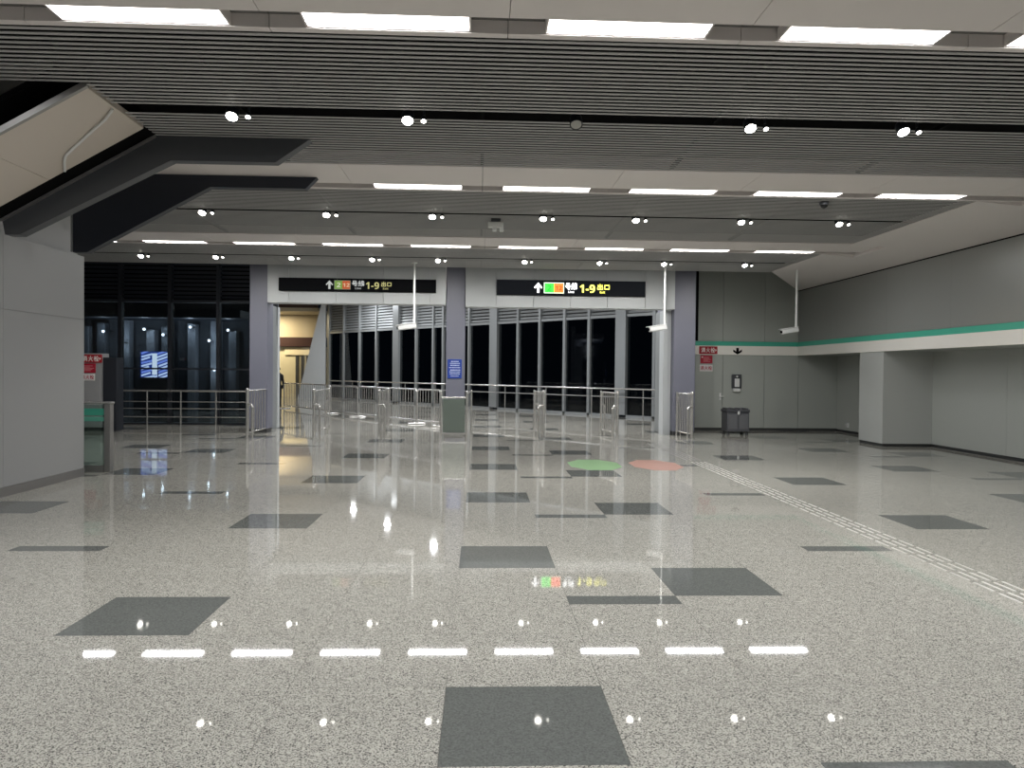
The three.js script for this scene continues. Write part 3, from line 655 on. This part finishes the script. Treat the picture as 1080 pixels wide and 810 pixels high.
{
  const t = thing('dome_camera', 'small black dome under the slats beside the middle lamp band', 'camera', V(5.1, H, 11.3));
  mesh('collar', new THREE.CylinderGeometry(0.07, 0.07, 0.04, 18).translate(0, -0.02, 0), M.dark, t);
  mesh('dome', new THREE.SphereGeometry(0.055, 18, 10, 0, Math.PI * 2, Math.PI / 2, Math.PI / 2).translate(0, -0.04, 0), std(0x0b0b0c, 0.15), t);
}

// ------------------------------------------------------------------ beyond the dark window: forecourt with a lit display
{
  const w = struct('wall_forecourt', box(-20, -8.8, 0, 4.2, 30.2, 30.4), std(0x3d4147, 0.7), 'dim facade across the forecourt behind the dark window');
  for (let k = 0; k < 13; k++) { const x = -19.3 + k * 0.82 + (k % 3) * 0.1; mesh('fin', box(x - 0.14 - (k % 2) * 0.06, x + 0.14, 0, 3.1 + (k % 4) * 0.12, 29.8, 30.19), std(k % 3 ? 0x7c8087 : 0x54585e, 0.6), w); }
  mesh('canopy', box(-20, -8.8, 3.5, 3.8, 28.6, 30.19), M.navy, w);
  plate('led_display', 'glowing blue and white display seen through the dark window', 'display', -12.3, -11.25, 1.3, 2.25, 28.4, 0.12, M.black, canvasTex(256, 232, (c, W, h) => {
    c.fillStyle = '#2a3f8c'; c.fillRect(0, 0, W, h); c.lineWidth = 17;
    for (let k = 0; k < 9; k++) { c.strokeStyle = k % 3 ? '#cfdcff' : '#7f95ea'; c.beginPath(); c.moveTo(8, 20 + k * 28); c.lineTo(70 + (k * 37) % 60, -6 + k * 28); c.stroke(); c.beginPath(); c.moveTo(118, 34 + k * 28); c.lineTo(246, -14 + k * 28); c.stroke(); }
    c.fillStyle = '#e8efff'; c.fillRect(102, 16, 44, h - 40); c.fillStyle = '#1c2450'; c.fillRect(150, h * 0.52, 8, h);
  }), 1.5);
  const t = scene.children[scene.children.length - 1];
  mesh('stand', box(-0.5, 0.5, -1.78, -0.48, 0.02, 0.1), M.dark, t);
  const pos = [[-14.1, 3.0], [-12.6, 3.1], [-11.9, 2.9], [-10.9, 3.2], [-10.2, 2.7], [-9.5, 3.1], [-13.4, 2.6], [-10.0, 1.6]];
  for (const [x, y] of pos) {
    const q = thing('facade_lamp', 'small white lamp glowing on the facade behind the dark window', 'lamp', V(x, y, 29.4), 'lamps on the far facade');
    mesh('bulb', new THREE.SphereGeometry(0.05, 10, 8), std(0xffffff, 0.5, 0, { emissive: 0xeef4ff, emissiveIntensity: 6 }), q);
    mesh('bracket', box(-0.015, 0.015, -0.015, 0.015, 0.05, 0.8), M.dark, q);
    const l = new THREE.PointLight(0xeaf2ff, 0.9); l.castShadow = true; q.add(l);
  }
}

// ------------------------------------------------------------------ a person far off by the barriers
{
  const n = 56, S = 1.0, mc = new MarchingCubes(n, std(0x1b1c20, 0.8), false, false, 60000);
  const J = [ // capsules: a, b, ra, rb (metres, figure 1.76 tall, looking away)
    [[0, 1.0, 0], [0, 1.4, 0], 0.15, 0.17], [[-0.13, 1.42, 0], [0.13, 1.42, 0], 0.075, 0.075], [[0, 1.45, 0], [0, 1.56, 0.01], 0.055, 0.055], [[0, 1.62, 0.01], [0, 1.67, 0.01], 0.092, 0.088],
    [[-0.2, 1.4, 0], [-0.25, 1.1, 0], 0.055, 0.045], [[-0.25, 1.1, 0], [-0.22, 0.86, 0.1], 0.043, 0.035], [[0.2, 1.4, 0], [0.25, 1.1, 0], 0.055, 0.045], [[0.25, 1.1, 0], [0.23, 0.84, 0.08], 0.043, 0.035],
    [[-0.09, 0.95, 0], [-0.1, 0.5, 0.06], 0.09, 0.065], [[-0.1, 0.5, 0.06], [-0.1, 0.08, 0.0], 0.06, 0.042], [[0.09, 0.95, 0], [0.1, 0.5, -0.02], 0.09, 0.065], [[0.1, 0.5, -0.02], [0.1, 0.08, -0.12], 0.06, 0.042],
    [[-0.1, 0.05, -0.02], [-0.1, 0.04, 0.14], 0.045, 0.035], [[0.1, 0.05, -0.14], [0.1, 0.04, 0.02], 0.045, 0.035]];
  mc.isolation = 0; let i = 0;
  for (let z = 0; z < n; z++) for (let y = 0; y < n; y++) for (let x = 0; x < n; x++) {
    const p = [x, y, z].map((k) => (k / (n - 1)) * 2 - 1), q = [p[0] * S, p[1] * S + 0.9, p[2] * S];
    let f = 9;
    for (const [a, b, ra, rb] of J) {
      const ab = [0, 1, 2].map((k) => b[k] - a[k]), aq = [0, 1, 2].map((k) => q[k] - a[k]);
      const t = Math.max(0, Math.min(1, (ab[0] * aq[0] + ab[1] * aq[1] + ab[2] * aq[2]) / (ab[0] ** 2 + ab[1] ** 2 + ab[2] ** 2)));
      const d = Math.hypot(aq[0] - ab[0] * t, aq[1] - ab[1] * t, aq[2] - ab[2] * t) - (ra + (rb - ra) * t), k = 0.04, hh = Math.max(k - Math.abs(f - d), 0) / k;
      f = Math.min(f, d) - hh * hh * k * 0.25;
    }
    mc.field[x + y * n + z * n * n] = -f;
  }
  mc.update();
  const g = new THREE.BufferGeometry();
  g.setAttribute('position', new THREE.BufferAttribute(mc.positionArray.slice(0, mc.count * 3), 3));
  g.setAttribute('normal', new THREE.BufferAttribute(mc.normalArray.slice(0, mc.count * 3), 3));
  g.translate(0, 0.9, 0);
  const t = thing('person', 'person in dark clothes walking far off behind the queue barrier', 'person', V(-8.72, 0, 33.6));
  mesh('body', g, std(0x1d1e22, 0.85), t);
  mesh('hair', new THREE.SphereGeometry(0.105, 14, 10, 0, Math.PI * 2, 0, Math.PI * 0.62).translate(0, 1.67, 0.0), std(0x0d0c0c, 0.8), t);
}

scene.traverse((o) => { if (o.isMesh) { o.castShadow = true; o.receiveShadow = true; } });
renderer.render(scene, camera);
